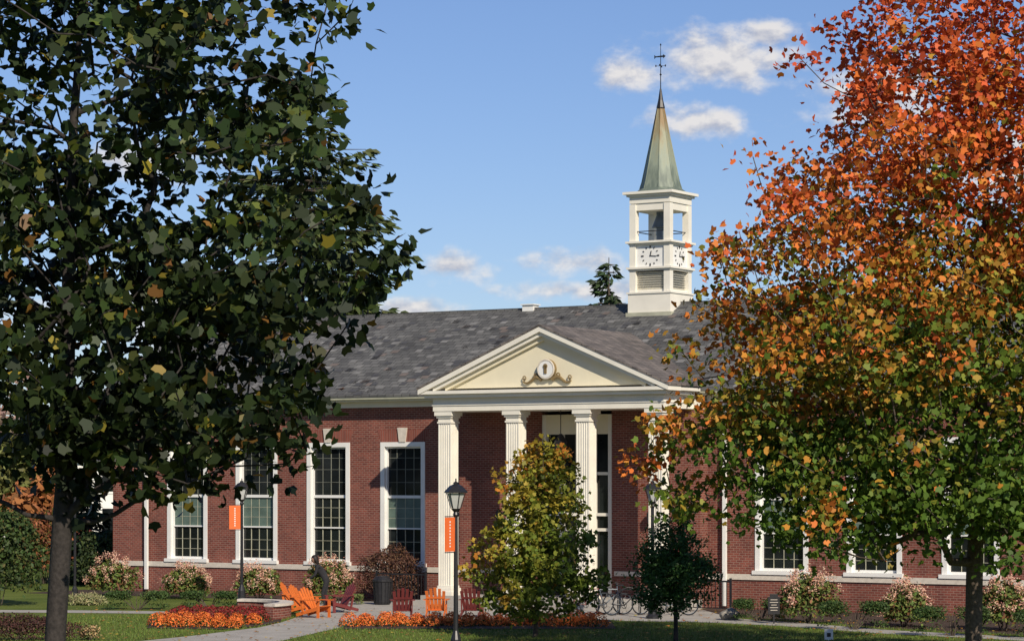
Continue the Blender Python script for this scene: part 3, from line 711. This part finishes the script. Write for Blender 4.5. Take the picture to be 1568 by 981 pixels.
e=empty('lawn_marker_sign',(8.2,67.6,0)); b=MB(); b.box(-.11,.11,-.03,.03,.02,.3,'white'); b.box(-.05,.05,-.035,-.0305,.1,.2,'black'); b.box(-.02,.02,-.02,.02,0,.02,'white'); b.obj('marker',e)
bm=bmesh.new(); bmesh.ops.create_icosphere(bm,subdivisions=3,radius=.34)
for v in bm.verts:
    v.co*=1+.18*math.sin(v.co.x*9+1)*math.cos(v.co.y*8)+.1*math.sin(v.co.z*14); v.co.z=max(v.co.z*.75,-.1)
me=bpy.data.meshes.new('boulder'); bm.to_mesh(me); bm.free(); me.materials.append(M['rock']); o=bpy.data.objects.new('boulder',me); col.objects.link(o); o.location=(6.45,77.4,.1)

# bicycles
def bike(x,y,rz,k):
    e=empty('bicycle',(x,y,.01),rz); b=MB()
    for s in(-.52,.52):
        b.torus((s,0,.34),.32,.018,(0,1,0),'black',28,6); b.torus((s,0,.34),.30,.008,(0,1,0),'bell',28,4)
        for i in range(10):
            a=i*math.pi/5; b.tube((s,0,.34),(s+.3*math.cos(a),0,.34+.3*math.sin(a)),.003,.003,'lampglass',3)
    bb=(-.08,0,.3); st=(-.22,0,.78); hd=(.34,0,.78); 
    for p,q in((bb,st),(st,hd),(bb,(.37,0,.68)),((-.52,0,.34),bb),((-.52,0,.34),st),(hd,(.37,0,.62)),((.37,0,.62),(.52,0,.34)),(st,(-.25,0,.9)),(hd,(.32,0,.97))): b.tube(p,q,.016,.016,k,6)
    b.box(-.37,-.13,-.06,.06,.9,.94,'black'); b.tube((.32,-.28,.98),(.32,.28,.98),.012,.012,'black',6)
    b.torus(bb,.09,.01,(0,1,0),'black',16,4); b.tube((-.08,-.1,.2),(-.08,.1,.4),.01,.01,'black',4)
    b.obj('frame_and_wheels',e)
bike(2.35,80.4,.35,'rchair'); bike(2.9,80.1,.2,'bell'); bike(3.5,79.9,.5,'black'); bike(4.9,79.6,.3,'bell')
e=empty('bicycle_rack',(3.0,80.2,0)); b=MB()
for i in range(4):
    x=-1+i*.65; pts=[(x,-.0,0)]+[(x+.3-.3*math.cos(t),0,.55+.3*math.sin(t)) for t in np.linspace(0,math.pi,8)]+[(x+.6,0,0)]; b.path(pts,.02,'black')
b.obj('hoops',e)

# ------------------------------------------------------------------ person (leaning forward, facing -x)
def skin(name,verts,edges,rad,parent,mt,sub=2):
    me=bpy.data.meshes.new(name); me.from_pydata(verts,edges,[]); me.update(); o=bpy.data.objects.new(name,me); col.objects.link(o)
    bpy.context.view_layer.objects.active=o; o.select_set(True)
    md=o.modifiers.new('skin','SKIN')
    if len(o.data.skin_vertices)==0:
        o.modifiers.clear(); bpy.ops.object.modifier_add(type='SKIN'); md=o.modifiers[-1]
    o.select_set(False); o.parent=parent
    for i,v in enumerate(o.data.skin_vertices[0].data):
        v.radius=(rad[i],rad[i]) if not isinstance(rad[i],tuple) else rad[i]; v.use_root=(i==0)
    md.use_smooth_shade=True
    s=o.modifiers.new('sub','SUBSURF'); s.levels=sub; s.render_levels=sub
    me.materials.append(M[mt]); return o
try:
    Pn=empty('person',(-6.0,84.2,.01))
    v=[(0,0,.92),(-.06,0,1.05),(-.17,0,1.22),(-.27,0,1.36),(-.31,0,1.43),
       (.02,.09,.86),(-.02,.1,.48),(.05,.1,.09),(-.09,.1,.04),
       (.02,-.09,.86),(-.10,-.1,.48),(-.02,-.1,.09),(-.16,-.1,.04),
       (-.27,.17,1.34),(-.33,.21,1.08),(-.50,.17,.93),
       (-.27,-.17,1.34),(-.33,-.21,1.08),(-.52,-.15,.95)]
    ed=[(0,1),(1,2),(2,3),(3,4),(0,5),(5,6),(6,7),(7,8),(0,9),(9,10),(10,11),(11,12),(3,13),(13,14),(14,15),(3,16),(16,17),(17,18)]
    rd=[(.12,.14),(.11,.13),(.12,.15),(.10,.13),.055,.09,.06,.045,.035,.09,.06,.045,.035,.06,.045,.035,.06,.045,.035]
    skin('body_clothes',v,ed,rd,Pn,'cloth')
    for sy in(1,-1):
        w=Vector((-.50,.17,.93)) if sy==1 else Vector((-.52,-.15,.95))
        vv=[w,w+Vector((-.07,0,-.02))]; ee=[(0,1)]; rr=[.026,.034]
        for q,(dy,l) in enumerate(((-.03,.06),(-.01,.075),(.01,.07),(.03,.055))):
            a=len(vv); vv+=[w+Vector((-.09,dy,-.03)),w+Vector((-.09-l*.6,dy*1.1,-.05)),w+Vector((-.09-l*.8,dy*1.1,-.05-l*.5))]; ee+=[(1,a),(a,a+1),(a+1,a+2)]; rr+=[.012,.009,.008]
        a=len(vv); vv+=[w+Vector((-.04,-.035*sy,0)),w+Vector((-.08,-.055*sy,-.03))]; ee+=[(0,a),(a,a+1)]; rr+=[.012,.009]
        skin('hand',vv,ee,rr,Pn,'skin',1)
    bm=bmesh.new(); bmesh.ops.create_uvsphere(bm,u_segments=24,v_segments=18,radius=.1)
    for q in bm.verts:
        q.co.z*=1.22
        if q.co.z<0: q.co.y*=1+q.co.z*2.2; 
        if q.co.x<-.06 and abs(q.co.y)<.02 and -.04<q.co.z<.01: q.co.x-=.022
    for sy in(-1,1):
        r=bmesh.ops.create_uvsphere(bm,u_segments=8,v_segments=6,radius=.028)
        for q in r['verts']: q.co.y=q.co.y*.35+sy*.098; q.co.z-=.01
    bmesh.ops.create_cone(bm,segments=12,radius1=.055,radius2=.05,depth=.14,cap_ends=True,matrix=Matrix.Translation((.03,0,-.13)))
    me=bpy.data.meshes.new('head'); bm.to_mesh(me); bm.free(); me.materials.append(M['skin']); me.polygons.foreach_set('use_smooth',[True]*len(me.polygons))
    o=bpy.data.objects.new('head',me); col.objects.link(o); o.parent=Pn; o.location=(-.37,0,1.57); o.rotation_euler=(0,math.radians(-18),0)
    bm=bmesh.new(); bmesh.ops.create_uvsphere(bm,u_segments=24,v_segments=18,radius=.116)
    for q in bm.verts:
        q.co.z*=1.18
        if q.co.x<-.03 and q.co.z<.06: q.co.x=-.03
        if q.co.x>0 and q.co.z<0: q.co.z*=1.7
    me=bpy.data.meshes.new('hair'); bm.to_mesh(me); bm.free(); me.materials.append(M['hair'])
    o=bpy.data.objects.new('hair',me); col.objects.link(o); o.parent=Pn; o.location=(-.355,0,1.585); o.rotation_euler=(0,math.radians(-18),0)
    b=MB()
    for sy in(-1,1): b.lathe((-.47,sy*.035,1.60),[(.002,-.008),(.01,0),(.002,.008)],'hair',8)
    b.tube((-.462,-.025,1.52),(-.462,.025,1.52),.006,.006,'rchair',6); b.obj('eyes_and_mouth',Pn)
except Exception as ex: print('PERSON',ex)

# ------------------------------------------------------------------ sun, world
el=math.radians(33); az=math.radians(158)
sd=Vector((math.cos(el)*math.sin(az),math.cos(el)*math.cos(az),math.sin(el)))
L=bpy.data.lights.new('sun','SUN'); L.energy=5.0; L.angle=math.radians(.5); L.color=(1,.89,.74)
o=bpy.data.objects.new('sun',L); col.objects.link(o); o.rotation_euler=sd.to_track_quat('Z','Y').to_euler(); o.location=(20,-30,60)
w=bpy.data.worlds.new('World'); S.world=w; w.use_nodes=True; t=w.node_tree; t.nodes.clear()
def N(ty,**k):
    n=t.nodes.new(ty)
    for a,v in k.items(): setattr(n,a,v)
    return n
def mth(op,a,b=None,c=None,clamp=False):
    n=N('ShaderNodeMath',operation=op); n.use_clamp=clamp
    for i,x in enumerate((a,b,c)):
        if x is None: continue
        if isinstance(x,(int,float)): n.inputs[i].default_value=x
        else: t.links.new(x,n.inputs[i])
    return n.outputs[0]
sky=N('ShaderNodeTexSky',sky_type='NISHITA'); sky.sun_disc=False; sky.sun_elevation=el; sky.sun_rotation=az; sky.air_density=1.0; sky.dust_density=.3; sky.ozone_density=3; sky.altitude=300
tc=N('ShaderNodeTexCoord'); sx=N('ShaderNodeSeparateXYZ'); t.links.new(tc.outputs['Generated'],sx.inputs[0])
azn=mth('ARCTAN2',sx.outputs[0],sx.outputs[1]); eln=mth('ARCSINE',sx.outputs[2])
av=N('ShaderNodeCombineXYZ'); t.links.new(azn,av.inputs[0]); t.links.new(eln,av.inputs[1])
def noise(dx,dy,sc,det,asp):
    mp=N('ShaderNodeMapping'); mp.inputs['Location'].default_value=(dx,dy*asp,0); mp.inputs['Scale'].default_value=(1,asp,1); t.links.new(av.outputs[0],mp.inputs['Vector'])
    n=N('ShaderNodeTexNoise'); n.inputs['Scale'].default_value=sc; n.inputs['Detail'].default_value=det; n.inputs['Roughness'].default_value=.55
    t.links.new(mp.outputs[0],n.inputs['Vector']); return n.outputs['Fac']
blobs=[(1110,95,155,54),(985,120,80,34),(1165,62,80,34),(1075,190,85,36),(700,410,64,28),(885,403,84,28),(900,445,140,20),(630,474,100,20),(150,490,190,50),(230,250,120,36),(1350,150,120,60),(1520,260,130,80),(-1200,200,500,120),(2900,100,500,120)]
mxv=None
for px,py,rx,ry in blobs:
    a=(px-784)/4000; e_=(731-py)/4000
    mp=N('ShaderNodeMapping'); mp.inputs['Scale'].default_value=(4000/rx,4000/ry,0); mp.inputs['Location'].default_value=(-a*4000/rx,-e_*4000/ry,0); t.links.new(av.outputs[0],mp.inputs['Vector'])
    ln=N('ShaderNodeVectorMath',operation='LENGTH'); t.links.new(mp.outputs[0],ln.inputs[0]); d=ln.outputs['Value']
    mxv=d if mxv is None else mth('MINIMUM',mxv,d)
base=mth('MAXIMUM',mth('SUBTRACT',1.0,mxv),-.7)
n1=noise(0,0,62,6,1.5); n1b=noise(0.0010,.0026,62,4,1.5)
dens=mth('MULTIPLY_ADD',mth('SUBTRACT',n1,.5),2.3,base)
mr=N('ShaderNodeMapRange',interpolation_type='SMOOTHSTEP'); mr.inputs['From Min'].default_value=-.1; mr.inputs['From Max'].default_value=.85; mr.inputs['To Max'].default_value=.92; t.links.new(dens,mr.inputs['Value'])
fac=mr.outputs[0]
sh=mth('MULTIPLY_ADD',mth('SUBTRACT',n1,n1b),4.5,.66,True)
cc=N('ShaderNodeMixRGB'); cc.inputs['Color1'].default_value=(4.2,4.4,5.2,1); cc.inputs['Color2'].default_value=(7.5,7.2,7.0,1); t.links.new(sh,cc.inputs['Fac'])
tint=N('ShaderNodeMixRGB',blend_type='MULTIPLY'); tint.inputs['Fac'].default_value=1; tint.inputs['Color2'].default_value=(.68,.72,.90,1); t.links.new(sky.outputs[0],tint.inputs['Color1'])
mix=N('ShaderNodeMixRGB'); t.links.new(fac,mix.inputs['Fac']); t.links.new(tint.outputs[0],mix.inputs['Color1']); t.links.new(cc.outputs[0],mix.inputs['Color2'])
bg=N('ShaderNodeBackground'); bg.inputs['Strength'].default_value=.11; t.links.new(mix.outputs[0],bg.inputs['Color'])
ow=N('ShaderNodeOutputWorld'); t.links.new(bg.outputs[0],ow.inputs['Surface'])

cam=bpy.data.cameras.new('camera'); cam.sensor_width=36; cam.lens=91.8; cam.shift_y=.1537; cam.clip_end=4000; cam.clip_start=.5
o=bpy.data.objects.new('camera',cam); col.objects.link(o); o.location=(0,0,4.2); o.rotation_euler=(math.radians(90),0,0); S.camera=o
